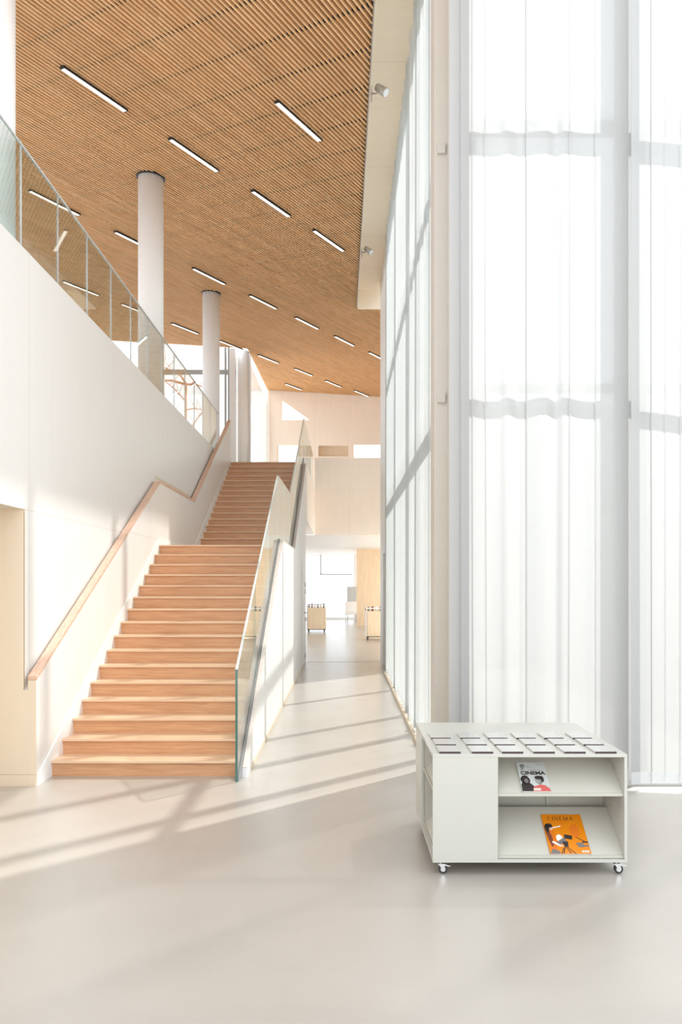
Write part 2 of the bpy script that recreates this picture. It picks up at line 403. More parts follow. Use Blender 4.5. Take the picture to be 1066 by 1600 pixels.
# ------------------------------------------------------------------ slatted ceiling
def in_intervals(u, step=0.02):
    """For a slat line at perpendicular offset u, the stretches that lie inside the ceiling plan."""
    dx, dy = math.sin(SLAT_A), math.cos(SLAT_A)
    nx, ny = math.cos(SLAT_A), -math.sin(SLAT_A)
    rects = [(-9.6, 0.315, 4.0, 22.95), (-2.87, 0.315, 22.9, 28.98), (0.30, 3.2, 18.42, 28.98)]
    out = []
    for (a, b, c, d) in rects:
        t0, t1 = -1e9, 1e9
        for lo, hi, base, k in ((a, b, u * nx, dx), (c, d, u * ny, dy)):
            p, q = (lo - base) / k, (hi - base) / k
            t0 = max(t0, min(p, q)); t1 = min(t1, max(p, q))
        if t1 - t0 > 0.02: out.append([t0, t1])
    # oblique bit along the window wall on the left
    out.sort(); mg = []
    for s in out:
        if mg and s[0] <= mg[-1][1] + 0.01: mg[-1][1] = max(mg[-1][1], s[1])
        else: mg.append(s)
    return mg, (dx, dy), (nx, ny)
ceil = MB()
for (a, b, c, d) in [(-9.6, 0.315, 4.0, 22.95), (-2.87, 0.315, 22.95, 29.3), (0.315, 3.2, 18.42, 29.3)]:
    vs = [(x, y, zc(x, y) + h) for h in (0.075, 0.30) for x, y in ((a, c), (b, c), (b, d), (a, d))]
    ceil.add(vs, [(0, 1, 2, 3), (7, 6, 5, 4), (0, 4, 5, 1), (1, 5, 6, 2), (2, 6, 7, 3), (3, 7, 4, 0)])
ceiling = struct('ceiling', ceil, M['backing'], 'sloping ceiling of diagonal cedar slats over the hall', 'ceiling')
sl = MB(); PITCH = 0.0612; W = 0.021; H = 0.058
u = -9.6 * math.cos(SLAT_A) - 29 * math.sin(SLAT_A)
while u < 3.2 * math.cos(SLAT_A):
    ivs, D, N = in_intervals(u)
    for t0, t1 in ivs:
        t = t0
        first = True
        while t < t1 - 0.01:
            e = min(t1, t + (random.uniform(0.4, 3.0) if first else 3.0)); first = False
            if t1 - e < 0.15: e = t1
            vs = []
            for tt in (t + 0.0015, e - 0.0015):
                for w, h in ((-W / 2, 0), (W / 2, 0), (W / 2, H), (-W / 2, H)):
                    x = (u + w) * N[0] + tt * D[0]; y = (u + w) * N[1] + tt * D[1]
                    vs.append((x, y, zc(x, y) + h))
            sl.add(vs, [(0, 1, 2, 3), (7, 6, 5, 4), (0, 4, 5, 1), (1, 5, 6, 2), (2, 6, 7, 3), (3, 7, 4, 0)])
            t = e
    u += PITCH
sl.build('slats', M['slat'], ceiling)
# black carriers across the slats
ca = MB(); t = 0.0
for k in range(-20, 60):
    t = k * 0.62 + 0.33
    dx, dy = math.sin(SLAT_A), math.cos(SLAT_A); nx, ny = math.cos(SLAT_A), -math.sin(SLAT_A)
    for (a, b, c, d) in [(-9.6, 0.315, 4.0, 22.95), (-2.87, 0.315, 22.95, 28.98), (0.315, 3.2, 18.42, 28.98)]:
        u0, u1 = -1e9, 1e9
        for lo, hi, base, kk in ((a, b, t * dx, nx), (c, d, t * dy, ny)):
            p, q = (lo - base) / kk, (hi - base) / kk
            u0 = max(u0, min(p, q)); u1 = min(u1, max(p, q))
        if u1 - u0 > 0.05:
            vs = []
            for uu in (u0, u1):
                for w, h in ((-0.02, 0.022), (0.02, 0.022), (0.022, 0.07), (-0.022, 0.07)):
                    x = uu * nx + (t + w) * dx; y = uu * ny + (t + w) * dy
                    vs.append((x, y, zc(x, y) + h))
            ca.add(vs, [(0, 1, 2, 3), (7, 6, 5, 4), (0, 4, 5, 1), (1, 5, 6, 2), (2, 6, 7, 3), (3, 7, 4, 0)])
ca.build('carriers', M['batten'], ceiling)

# pocket beside the slats
pk = MB().box(0.315, 1.35, 4.0, 18.42, 8.80, 9.0).box(0.345, 1.35, 18.38, 18.42, 8.36, 8.80)
pk.add([(0.330, 4, zc(0.33, 4)), (0.330, 18.42, zc(0.33, 18.42)), (0.330, 18.42, 8.8), (0.330, 4, 8.8),
        (0.345, 4, zc(0.33, 4)), (0.345, 18.42, zc(0.33, 18.42)), (0.345, 18.42, 8.8), (0.345, 4, 8.8)],
       [(0, 1, 2, 3), (7, 6, 5, 4), (0, 4, 5, 1), (1, 5, 6, 2), (2, 6, 7, 3), (3, 7, 4, 0)])
struct('ceiling.002', pk, M['soffit'], 'smooth maple soffit strip between the slats and the curtains', 'soffit')
tr = MB().add([(0.315, 4, zc(.315, 4) - .015), (0.330, 4, zc(.315, 4) - .015), (0.330, 18.42, zc(.315, 18.42) - .015), (0.315, 18.42, zc(.315, 18.42) - .015),
               (0.315, 4, zc(.315, 4) + .10), (0.330, 4, zc(.315, 4) + .10), (0.330, 18.42, zc(.315, 18.42) + .10), (0.315, 18.42, zc(.315, 18.42) + .10)],
              [(0, 1, 2, 3), (7, 6, 5, 4), (0, 4, 5, 1), (1, 5, 6, 2), (2, 6, 7, 3), (3, 7, 4, 0)])
struct('trim_ceiling', tr, M['spot_body'], 'thin greige metal edge trim along the slatted ceiling', 'trim')

# ------------------------------------------------------------------ right glass facades
# facade facing the hall (plane y = 6.9)
FP = 6.70
ff = MB()
for x in (2.38, 4.03, 5.68): ff.box(x, x + 0.18, FP, FP + 0.06, 0.06, 8.9)
for z0, z1 in ((3.43, 3.51), (5.68, 5.81), (8.14, 8.27)): ff.box(1.14, 7.6, FP + 0.005, FP + 0.05, z0, z1)
ff.box(1.14, 7.6, 6.69, FP + 0.10, 0.0, 0.05)
w5 = struct('window_5', ff, M['frame_white'], 'tall window frame behind the sheer curtains on the right', 'window')
MB().box(1.14, 7.6, FP + 0.025, FP + 0.035, 0.05, 8.9).build('pane', M['window_glass'], w5)
# facade along the corridor (plane x = 1.02)
SXF = 0.98
fs = MB()
for y in (7.85, 9.1, 10.4, 12.9, 15.38): fs.box(SXF, SXF + 0.10, y, y + 0.11, 0.05, 8.8)
for z0, z1 in ((3.43, 3.50), (5.80, 5.88)): fs.box(SXF + 0.005, SXF + 0.11, 7.4, 15.5, z0, z1)
fs.box(0.93, 1.10, 7.4, 15.5, 0, 0.055)
w6 = struct('window_6', fs, M['frame_white'], 'long window frame behind the sheer curtains along the corridor', 'window')
MB().box(SXF + 0.04, SXF + 0.052, 7.4, 15.5, 0.055, 8.8).build('pane', M['window_glass'], w6)
# corner post
cp = MB().box(0.833, 1.22, 7.05, 7.35, 0, 9.0).box(0.95, 1.14, 6.66, 7.05, 0, 9.0)
for z in (3.42, 5.70): cp.box(0.86, 0.93, 7.02, 7.05, z, z + 0.09)
struct('wall_corner', cp, M['taupe'], 'taupe corner post where the two curtained facades meet', 'corner post')
struct('baseboard_right', MB().box(0.80, 0.835, 7.35, 15.2, 0, 0.045), M['maple'], 'slim timber baseboard under the corridor curtain', 'baseboard')
# wall stub and door at the end of the corridor's right side
st = MB().box(0.86, 1.1, 15.5, 15.75, 0, 9.0).box(0.86, 1.1, 15.75, 16.75, 2.42, 9.0).box(0.86, 1.1, 16.75, 17.95, 0, 9.0)
struct('wall_right.002', st, M['white'], 'white end wall past the corridor curtain', 'wall')
d2 = struct('door_2', MB().box(0.95, 1.0, 15.75, 16.75, 0.0, 2.42), M['taupe'], 'taupe door set back in the white end wall', 'door')

# sheer curtains
def curtain_mesh(L, z0, z1, amp, period, seed, step=0.011, rows=9):
    """Soft waves with now and then a tucked pleat where the cloth doubles back on itself."""
    rnd = random.Random(seed)
    xs = []; ys = []; x = 0.0; ph = 0.0; per = period; k = 0; nxt = rnd.uniform(0.05, 0.2)
    while x < L:
        if k % 16 == 0: per = period * rnd.uniform(0.5, 2.0)
        ph += 2 * PI * step / per; k += 1
        xs.append(x); ys.append(amp * math.sin(ph))
        x += step
        if x > nxt:
            dpt = rnd.uniform(0.003, 0.010); base = ys[-1]; w = rnd.uniform(-0.004, 0.008)
            for t in range(1, 6): xs.append(x + (0.004 * t)); ys.append(base - dpt * math.sin(t / 6 * PI / 2))
            for t in range(1, 6): xs.append(x + 0.02 - w * t / 5); ys.append(base - dpt - 0.001 * t)
            x = x + 0.02 - w
            for t in range(1, 6): xs.append(x + 0.003 * t); ys.append(base - dpt * (1 - t / 6) - 0.005 * (1 - t / 5))
            x += 0.02; nxt = x + rnd.choice([0.05, 0.09, 0.16, 0.28]) * rnd.uniform(0.7, 1.3)
    n = len(xs); vs = []; fs = []
    for r in range(rows + 1):
        t = r / rows; z = z0 + (z1 - z0) * t
        for i in range(n):
            hem = 0.02 * math.sin(xs[i] * 2.3 + seed) if r == 0 else 0
            drift = 0.012 * math.sin(xs[i] * 5 + seed) * math.sin(t * 2.6)
            vs.append((min(max(xs[i] + drift, 0), L), ys[i] * (1.25 - 0.5 * t), z + hem))
    for r in range(rows):
        for i in range(n - 1):
            a = r * n + i; fs.append((a, a + 1, a + n + 1, a + n))
    return vs, fs, n
def curtain(label, origin, ang, L, z0, z1, amp, period, seed, mat, cat='curtain', group=None):
    vs, fs, n = curtain_mesh(L, z0, z1, amp, period, seed)
    me = bpy.data.meshes.new('sheer_curtain'); me.from_pydata(vs, [], fs); me.materials.append(mat)
    me.polygons.foreach_set('use_smooth', [True] * len(fs)); me.update()
    o = bpy.data.objects.new('sheer_curtain', me); C.objects.link(o)
    o.location = origin; o.rotation_euler = (0, 0, ang)
    tag(o, label, cat, group)
    # hem: doubled fabric at the bottom, following the folds
    hv = [(v[0], v[1] - 0.003, v[2] + (0.0 if k < n else 0)) for k, v in enumerate(vs[:n])] + [(v[0], v[1] - 0.003, v[2] + 0.10) for v in vs[:n]]
    hf = [(i, i + 1, n + i + 1, n + i) for i in range(n - 1)]
    hm = bpy.data.meshes.new('hem'); hm.from_pydata(hv, [], hf); hm.materials.append(M['hem'])
    hm.polygons.foreach_set('use_smooth', [True] * len(hf)); hm.update()
    h = bpy.data.objects.new('hem', hm); C.objects.link(h); h.parent = o
    return o
G = 'sheer white curtains'
curtain('wide sheer white curtain hanging behind the display cart', (0.905, 6.60, 0), 0, 1.72, 0.07, 8.85, 0.013, 0.26, 3, M['sheer_front'], group=G)
curtain('sheer white curtain at the right edge of the photo', (2.44, 6.51, 0), 0, 2.66, 0.08, 8.85, 0.013, 0.28, 5, M['sheer_front'], group=G)
curtain('unseen sheer white curtain added past the right edge to block sun', (5.05, 6.60, 0), 0, 2.5, 0.08, 8.85, 0.018, 0.28, 8, M['sheer_front'], group=G)  # out of view; added to keep direct sun off the floor
curtain('long sheer white curtain running down the right side of the corridor', (0.865, 7.38, 0), PI / 2, 8.1, 0.05, 8.80, 0.028, 0.26, 11, M['sheer_side'], group=G)
struct('trim_curtain', MB().box(0.8, 7.6, 6.50, 6.68, 8.86, 8.9), M['white'], 'white ceiling track of the front curtains', 'curtain track')

struct('wall_courtyard_added', MB().box(8.0, 8.3, 7.0, 20.3, 0, 6.4).box(1.3, 8.0, 20.0, 20.3, 0, 6.4), M['column'], 'unseen pale courtyard walls added to dim the light through the curtains', 'courtyard wall')  # out of view; added to cut the sky brightness behind the voile
# outside: paving and bare tree
tree = thing('bare_tree', 'bare reddish tree outside the gallery window', 'tree', (-6.55, 27, 0))
tk = MB(); base = Vector((1.0, 0, 0))
tk.tube([base + Vector((0, 0, 0)), base + Vector((0.03, 0, 4)), base + Vector((0, 0, 7.4)), base + Vector((0.01, 0, 8.85))], [0.14, 0.10, 0.05, 0.04], 8)
tk.build('trunk', M['bark'], tree)
def branch(p, q, r, tw):
    b = MB(); p = Vector(p) + base; q = Vector(q) + base; m = (p + q) / 2 + Vector((0, 0, 0.06))
    b.tube([p, m, q], [r, r * 0.8, r * 0.5], 6)
    rnd = random.Random(int(r * 1000) + int(q.x * 50))
    for i in range(tw):
        s = p.lerp(q, rnd.uniform(0.2, 1)); e = s + Vector((rnd.uniform(-0.5, 0.5), rnd.uniform(-0.3, 0.3), rnd.uniform(0.2, 0.9)))
        b.tube([s, s.lerp(e, 0.5) + Vector((0.05, 0, 0)), e], [0.012, 0.009, 0.005], 5)
    b.build('branch', M['bark'], tree)
branch((0, 0, 8.85), (-0.32, 0, 9.2), 0.045, 2)
branch((0, 0, 8.8), (-0.95, 0, 8.95), 0.05, 4)
branch((0, 0, 8.8), (0.65, 0.1, 8.72), 0.045, 4)
branch((0, 0, 7.9), (0.62, 0, 7.9), 0.03, 3)
branch((0, 0, 8.2), (-0.8, 0.3, 9.0), 0.03, 5)
branch((-0.3, 0, 9.2), (-1.3, 0, 9.5), 0.03, 5)
branch((0, 0, 7.2), (-0.9, 0, 8.2), 0.035, 5)
branch((0, 0, 7.0), (0.9, 0.2, 8.3), 0.03, 5)

# gallery windows on the left/back
gw = MB()
for x in (-9.4, -7.4, -5.5): gw.box(x, x + 0.07, 23.2, 23.32, ZU, 9.15)
gw.box(-3.60, -3.55, 23.2, 23.32, ZU, 9.0).box(-3.50, -3.45, 23.2, 23.32, ZU, 9.0)
gw.box(-9.4, -3.27, 23.21, 23.31, 8.12, 8.26)
gw.box(-9.4, -3.27, 23.21, 23.31, ZU, ZU + 0.1)
w7 = struct('window_7', gw, M['frame_grey'], 'large gallery window behind the round columns at upper left', 'window')
MB().box(-9.4, -3.5, 23.25, 23.262, ZU + 0.1, 9.1).build('pane', M['window_glass'], w7)
struct('wall_gallery', MB().box(-3.45, -3.27, 23.2, 23.45, ZU, 8.9), M['white'], 'narrow white pier beside the gallery window', 'pier')
gs = MB()
for y in (23.5, 28.9): gs.box(-2.90, -2.84, y, y + 0.06, ZU, zc(-2.9, y))
gs.box(-2.89, -2.85, 23.5, 28.98, ZU, ZU + 0.25)
w8 = struct('window_8', gs, M['white'], 'bright side window of the gallery beyond the last column', 'window')
MB().box(-2.88, -2.87, 23.5, 28.9, ZU + 0.25, 8.6).build('pane', M['window_glass'], w8)

# ------------------------------------------------------------------ round columns
for i, y in enumerate((6.75, 12.35, 17.98, 23.6)):
    lab = ['round white column at the left edge, nearest of the four', 'round white column standing left of the ceiling middle, second from the front',
           'round white column just left of the handrail top, third from the front', 'farthest round white column beside the bright gallery window'][i]
    x = -3.1; top = zc(x, y)
    t = thing('column', lab, 'column', (x, y, ZU), 'round columns along the gallery')
    h = top - ZU
    MB().tube([(0, 0, 0), (0, 0, h + 0.06)], 0.2, 48).build('shaft', M['column'], t)
    if i == 3: continue
    n = 40; r0, r1 = 0.2, 0.225; vs = []; fs = []
    for k in range(n):
        a = 2 * PI * k / n
        for r in (r0, r1):
            X = r * math.cos(a); Y = r * math.sin(a)
            for dz in (-0.012, 0.05): vs.append((X, Y, zc(x + X, y + Y) - ZU + dz))
    for k in range(n):
        a = k * 4; b = ((k + 1) % n) * 4
        fs += [(a, b, b + 2, a + 2), (a + 2, b + 2, b + 3, a + 3)]
    MB().add(vs, fs).build('collar', M['lamp_black'], t)

# ------------------------------------------------------------------ linear ceiling lamps
LAMPS = [(-3.22, 9.96, 'long ceiling light at top left, nearest the column at the edge'), (-0.60, 10.43, 'ceiling light nearest the top middle, closest to the soffit'),
 (-2.23, 11.51, 'ceiling light right above and beside the second column'), (-1.22, 13.00, 'ceiling light in the middle of the slats, right of the second column'),
 (-0.27, 14.42, 'ceiling light beside the soffit, level with the lower spotlight'), (-5.06, 13.47, 'ceiling light seen through the upper balcony glass'),
 (-4.07, 15.04, 'ceiling light partly hidden behind the second column, on its left'), (-2.93, 16.76, 'ceiling light between the second and third columns, higher one'),
 (-1.91, 18.33, 'ceiling light just right of the third column top'), (-0.94, 19.86, 'ceiling light second to the right of the third column top'),
 (0.03, 21.36, 'ceiling light under the far end of the soffit, third right of the third column'), (1.02, 22.87, 'ceiling light cut off by the corridor curtain'),
 (-6.18, 18.11, 'dark-sided ceiling light low behind the balcony glass'), (-5.26, 19.58, 'ceiling light behind the glass just left of the second column'),
 (-4.34, 21.05, 'ceiling light between the second and third columns, lower one'), (-3.30, 22.56, 'ceiling light touching the right side of the third column'),
 (-2.34, 23.99, 'ceiling light right above the last column'), (-1.32, 25.52, 'far ceiling light, in the row beyond the last column, middle of the slats'),
 (-0.36, 27.05, 'far ceiling light near the far wall, second from the curtain'), (-1.81, 27.98, 'farthest left small ceiling light at the far wall'),
 (0.67, 28.45, 'farthest ceiling light at the far wall, nearest the curtain')]
proto = thing('linear_lamp', LAMPS[0][2], 'ceiling light', (0, 0, 0), 'linear lights in the slatted ceiling')
hs = MB().box(-0.036, 0.036, -0.525, 0.525, -0.032, -0.001)
hs.build('housing', M['lamp_black'], proto)
MB().box(-0.030, 0.030, -0.505, 0.505, -0.036, -0.0321).build('diffuser', M['lamp_glow'], proto)
slope_rx = math.atan(0.049 * math.cos(SLAT_A) - 0.059 * math.sin(SLAT_A)); slope_ry = math.atan(0.059 * math.cos(SLAT_A) + 0.049 * math.sin(SLAT_A))
for i, (x, y, lab) in enumerate(LAMPS):
    o = proto if i == 0 else copy_tree(proto)
    o.location = (x, y, zc(x, y)); o['label'] = lab
    o.rotation_euler = (Matrix.Rotation(-SLAT_A, 4, 'Z') @ Matrix.Rotation(slope_ry, 4, 'Y') @ Matrix.Rotation(slope_rx, 4, 'X')).to_euler()

# ------------------------------------------------------------------ spotlights on the soffit edge
def spot(y, lab):
    z = zc(0.33, y) + 0.02
    t = thing('spotlight', lab, 'spotlight', (0.346, y, z), 'track spotlights beside the soffit')
    MB().box(0, 0.014, -0.02, 0.02, -0.10, 0.10).build('mount_plate', M['spot_body'], t, 0.003)
    MB().tube([(0.014, 0, 0.0), (0.07, -0.0, 0.0), (0.095, -0.02, 0.03)], 0.011).build('arm', M['spot_body'], t)
    a = Vector((0.075, 0, 0.085)); b = Vector((0.185, -0.05, -0.02)); d = (b - a).normalized()
    h = MB().tube([a, a + d * 0.006, b, b + d * 0.004], [0.03, 0.045, 0.058, 0.056], 24)
    hd = h.build('lamp_head', M['spot_body'], t)
    MB().tube([b + d * 0.004, b + d * 0.008], [0.048, 0.048], 24).build('lens', M['lens'], hd)
spot(9.75, 'upper, larger greige spotlight on the soffit edge')
spot(15.0, 'lower, smaller greige spotlight further along the soffit edge')

# ------------------------------------------------------------------ staircase
stc = thing('staircase', 'two-flight beech staircase rising between the white wall and the glass', 'staircase', (0, 0, 0))
for k in range(32):
    fl = 0 if k < 16 else 1
    y = (NOSE0 + RUN * k) if fl == 0 else (NOSE1 + RUN * (k - 16))
    z = (k + 1) * RISE
    depth = RUN if k not in (15, 31) else ((NOSE1 - y) if k == 15 else 0.4)
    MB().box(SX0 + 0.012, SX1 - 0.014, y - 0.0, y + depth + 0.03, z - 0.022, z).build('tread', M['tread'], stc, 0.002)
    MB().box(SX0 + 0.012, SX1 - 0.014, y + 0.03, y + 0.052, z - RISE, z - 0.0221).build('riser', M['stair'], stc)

# ------------------------------------------------------------------ handrail
hr = MB()
P = RAILPTS
vs = []
for y, z in P:
    for x, dz in ((-2.752, -0.034), (-2.672, -0.034), (-2.672, 0.0), (-2.752, 0.0)): vs.append((x, y, z + dz))
fs = [(0, 1, 2, 3), (15, 14, 13, 12)]
for i in range(3):
    for k in range(4):
        a = i * 4 + k; b = i * 4 + (k + 1) % 4; fs.append((a, b, b + 4, a + 4))
hr.add(vs, fs)
h = hr.build('handrail', M['rail'], None, 0.003); tag(h, 'long pale beech handrail on the left stair wall, kinked at the landing', 'handrail')

# ------------------------------------------------------------------ stair glass balustrade
gb = thing('glass_balustrade', 'frameless glass balustrade on the right side of the stairs', 'glass balustrade', (0, 0, 0))
def gtop(y):
    T = [(6.82, 1.0), (11.07, 3.33), (13.57, 3.37), (18.4, 5.74), (23.5, 5.76)]
    for (a, za), (b, zb) in zip(T[:-1], T[1:]):
        if y <= b: return za + (zb - za) * (y - a) / (b - a)
    return T[-1][1]
def gbot(y):
    if y < 7.0: return 0.0
    if y < 11.1: return max(0, noseline(y) - 0.12)
    if y < 13.85: return ZL - 0.03
    if y < 18.1: return ZL + (y - NOSE1 + RUN) / RUN * RISE - 0.12
    return ZU + 0.002
GX0, GX1 = -0.962, -0.940
splits = [6.82, 8.25, 9.66, 11.07, 12.32, 13.57, 15.18, 16.79, 18.4, 20.1, 21.8, 23.5]
for a, b in zip(splits[:-1], splits[1:]):
    a2, b2 = a + (0.005 if a > 7 else 0), b - 0.005
    lo = [(a2, gbot(a2))] + ([(7.0, 0.0)] if a < 7.0 < b else []) + [(b2, gbot(b2))]
    hi = [(b2, gtop(b2)), (a2, gtop(a2))]
    poly = lo + hi; n = len(poly)
    side = [1] * n; side[n - 2] = 2
    MB().prism(poly, 0, GX0, GX1, 0, side).build('glass_panel', [M['glass'], M['edge'] if a < 7 else M['edge_sunlit'], M['edge_sunlit']], gb)
sh = [(6.84, 0.0), (6.9, 0.07), (11.1, ZL + 0.09), (13.85, ZL + 0.09), (18.0, ZU + 0.07), (18.0, ZU - 0.14), (13.9, ZL - 0.12), (11.15, ZL - 0.12), (7.1, 0.0)]
MB().prism(sh, 0, -0.939, -0.926).build('base_channel', M['alu'], gb)
for y, z in ((15.2, ZL + 0.72), (16.2, ZL + 1.25), (17.2, ZL + 1.78)):
    MB().box(-0.968, -0.93, y, y + 0.04, z, z + 0.05).build('clamp', M['alu'], gb)

# ------------------------------------------------------------------ balcony glass balustrade
bb = thing('balcony_balustrade', 'glass balcony balustrade with slim steel uprights along the upper left wall', 'glass balustrade', (0, 0, 0))
yb = 4.94; k = 0; BX = -2.80
while yb < 16.3:
    ye = min(yb + 0.86, 16.9)
    MB().box(BX - 0.006, BX + 0.006, yb + 0.008, ye - 0.008, 4.60, 5.565).build('glass_panel', M['glass'], bb)
    MB().tube([(BX, ye, 4.60), (BX, ye, 5.565)], 0.0075, 8).build('upright', M['upright'], bb)
    yb = ye
MB().box(BX - 0.009, BX + 0.009, 4.94, 17.2, 5.566, 5.582).build('top_rail', M['upright'], bb)

# ------------------------------------------------------------------ display cart
X0, X1, Y0, Y1, Z0, Z1, T = 0.537, 1.708, 4.62, 5.69, 0.079, 0.731, 0.018
cart = thing('display_cart', 'low cream display cart on castors with slanted shelves', 'display cart', (0, 0, 0))
cx, cy = (X0 + X1) / 2, (Y0 + Y1) / 2
MB().box(X0, X1, Y0, Y1, Z1 - T, Z1).build('top_panel', M['lacquer'], cart, 0.0015)
MB().box(X0, X1, Y0, Y1, Z0, Z0 + T).build('bottom_panel', M['lacquer'], cart, 0.0015)
def half(rot):
    def B(name, x0, x1, y0, y1, z0, z1, m):
        if rot: x0, x1, y0, y1 = 2 * cx - x1, 2 * cx - x0, 2 * cy - y1, 2 * cy - y0
        MB().box(x0, x1, y0, y1, z0, z1).build(name, m, cart, 0.001)
    za, zb = Z0 + T, Z1 - T
    B('front_panel', X0, X0 + 0.393, Y0, Y0 + T, za, zb, M['lacquer'])
    B('divider', X0 + 0.375, X0 + 0.393, Y0 + T, 5.33, za, zb, M['lacquer_in'])
    B('back_panel', X0 + 0.393, X1 - T, Y0 + 0.375, Y0 + 0.387, za, zb, M['lacquer_in'])
    sp = B('side_panel', X1 - T, X1, Y0, Y0 + 0.393, za, zb, M['lacquer'])
    def slab(name, a, b, lo, hi, axis):
        """slanted shelf: lo=(pos,z) at the open side, hi=(pos,z) inside"""
        p = [lo, hi, (hi[0] + 0.006, hi[1] - 0.009), (lo[0] + 0.006, lo[1] - 0.009)]
        lip = [(lo[0] - 0.004, lo[1] - 0.012), (lo[0] + 0.004, lo[1] - 0.012), (lo[0] + 0.004, lo[1] + 0.006), (lo[0] - 0.004, lo[1] + 0.006)]
        def tr(q, t):
            v = (t, q[0], q[1]) if axis == 0 else (q[0], t, q[1])
            return (2 * cx - v[0], 2 * cy - v[1], v[2]) if rot else v
        m = MB()
        for poly in (p, lip):
            vs = [tr(q, a) for q in poly] + [tr(q, b) for q in poly]
            m.add(vs, [(0, 1, 2, 3), (7, 6, 5, 4), (0, 4, 5, 1), (1, 5, 6, 2), (2, 6, 7, 3), (3, 7, 4, 0)])
        m.build(name, M['lacquer_in'], cart)
    for zf, zh in ((0.112, 0.326), (0.486, 0.68)):
        slab('slanted_shelf', X0 + 0.3935, X1 - T - 0.0005, (Y0 + 0.02, zf), (Y0 + 0.02 + (zh - zf) / 0.74, zh), 0)
        slab('slanted_shelf', Y0 + T, 5.335, (X0 + 0.02, zf), (X0 + 0.02 + (zh - zf) / 0.74, zh), 1)
half(False); half(True)
pn = MB()
for yy in (Y0 + 0.09, Y0 + 0.25):
    for i in range(16): pn.box(X1 - T - 0.0006, X1 - T, yy, yy + 0.005, 0.15 + i * 0.034, 0.155 + i * 0.034)
pn.build('shelf_pin_holes', M['pin'], cart)
MB().box(X0 + 0.393 - 0.0002, X0 + 0.3945, Y0 - 0.0004, Y0 + 0.001, Z0 + T, Z1 - T).build('panel_edge', M['pin'], cart)
def caster(x, y):
    c = bpy.data.objects.new('caster', None); C.objects.link(c); c.parent = cart; c.location = (x, y, 0)
    MB().box(-0.032, 0.032, -0.026, 0.026, 0.074, 0.079).build('mount_plate', M['chrome'], c)
    f = MB().tube([(0, 0, 0.064), (0, 0, 0.075)], 0.018, 16)
    for s in (-1, 1):
        f.prism([(-0.018, 0.066), (0.02, 0.066), (0.03, 0.03), (0.018, 0.022), (0.006, 0.035)], 1, s * 0.013, s * 0.016)
    f.box(-0.018, 0.02, -0.016, 0.016, 0.062, 0.066)
    f.build('fork', M['chrome'], c)
    w = MB().tube([(0.016, -0.011, 0.0265), (0.016, 0.011, 0.0265)], 0.026, 24).build('wheel', M['rubber'], c)
    MB().tube([(0.016, -0.0125, 0.0265), (0.016, 0.0125, 0.0265)], 0.015, 20).build('hub', M['chrome'], c)
    MB().prism([(0.018, 0.05), (0.06, 0.043), (0.062, 0.047), (0.02, 0.06)], 1, -0.012, 0.012).build('brake_lever', M['chrome'], c)
for x, y in ((X0 + 0.05, Y0 + 0.045), (X1 - 0.055, Y0 + 0.045), (X0 + 0.05, Y1 - 0.045), (X1 - 0.055, Y1 - 0.045)): caster(x, y)

# white booklets with dark spines on the cart top
rows = [('front', 4.645, [(84, 188), (243, 348), (390, 496), (546, 649), (697, 800), (846, 954)]),
        ('middle', 4.86, [(66, 165), (218, 316), (355, 455), (505, 604), (650, 748), (790, 890)]),
        ('back', 5.07, [(44, 140), (188, 284), (322, 420), (462, 557), (597, 694), (738, 834)])]
NTH = ['first', 'second', 'third', 'fourth', 'fifth', 'sixth']
bk0 = MB().box(0, 0.128, 0.002, 0.185, 0, 0.010).build('booklet', M['white_cover'], None, 0.0008)
tag(bk0, '', 'booklet', 'white booklets laid out on the cart top')
MB().box(0, 0.128, -0.003, 0.0019, 0.0, 0.0104).build('spine', M['dark_spine'], bk0)
first = True
for rn, y, cols in rows:
    for i, (a, b) in enumerate(cols):
        o = bk0 if first else copy_tree(bk0); first = False
        x = (660 + (a + b) / 2 / 3.135 - 537) * y / 1200 - 0.064
        o.location = (x, y, Z1 + 0.0003)
        o['label'] = 'white booklet with dark spine on the cart top, %s row, %s from the left' % (rn, NTH[i])

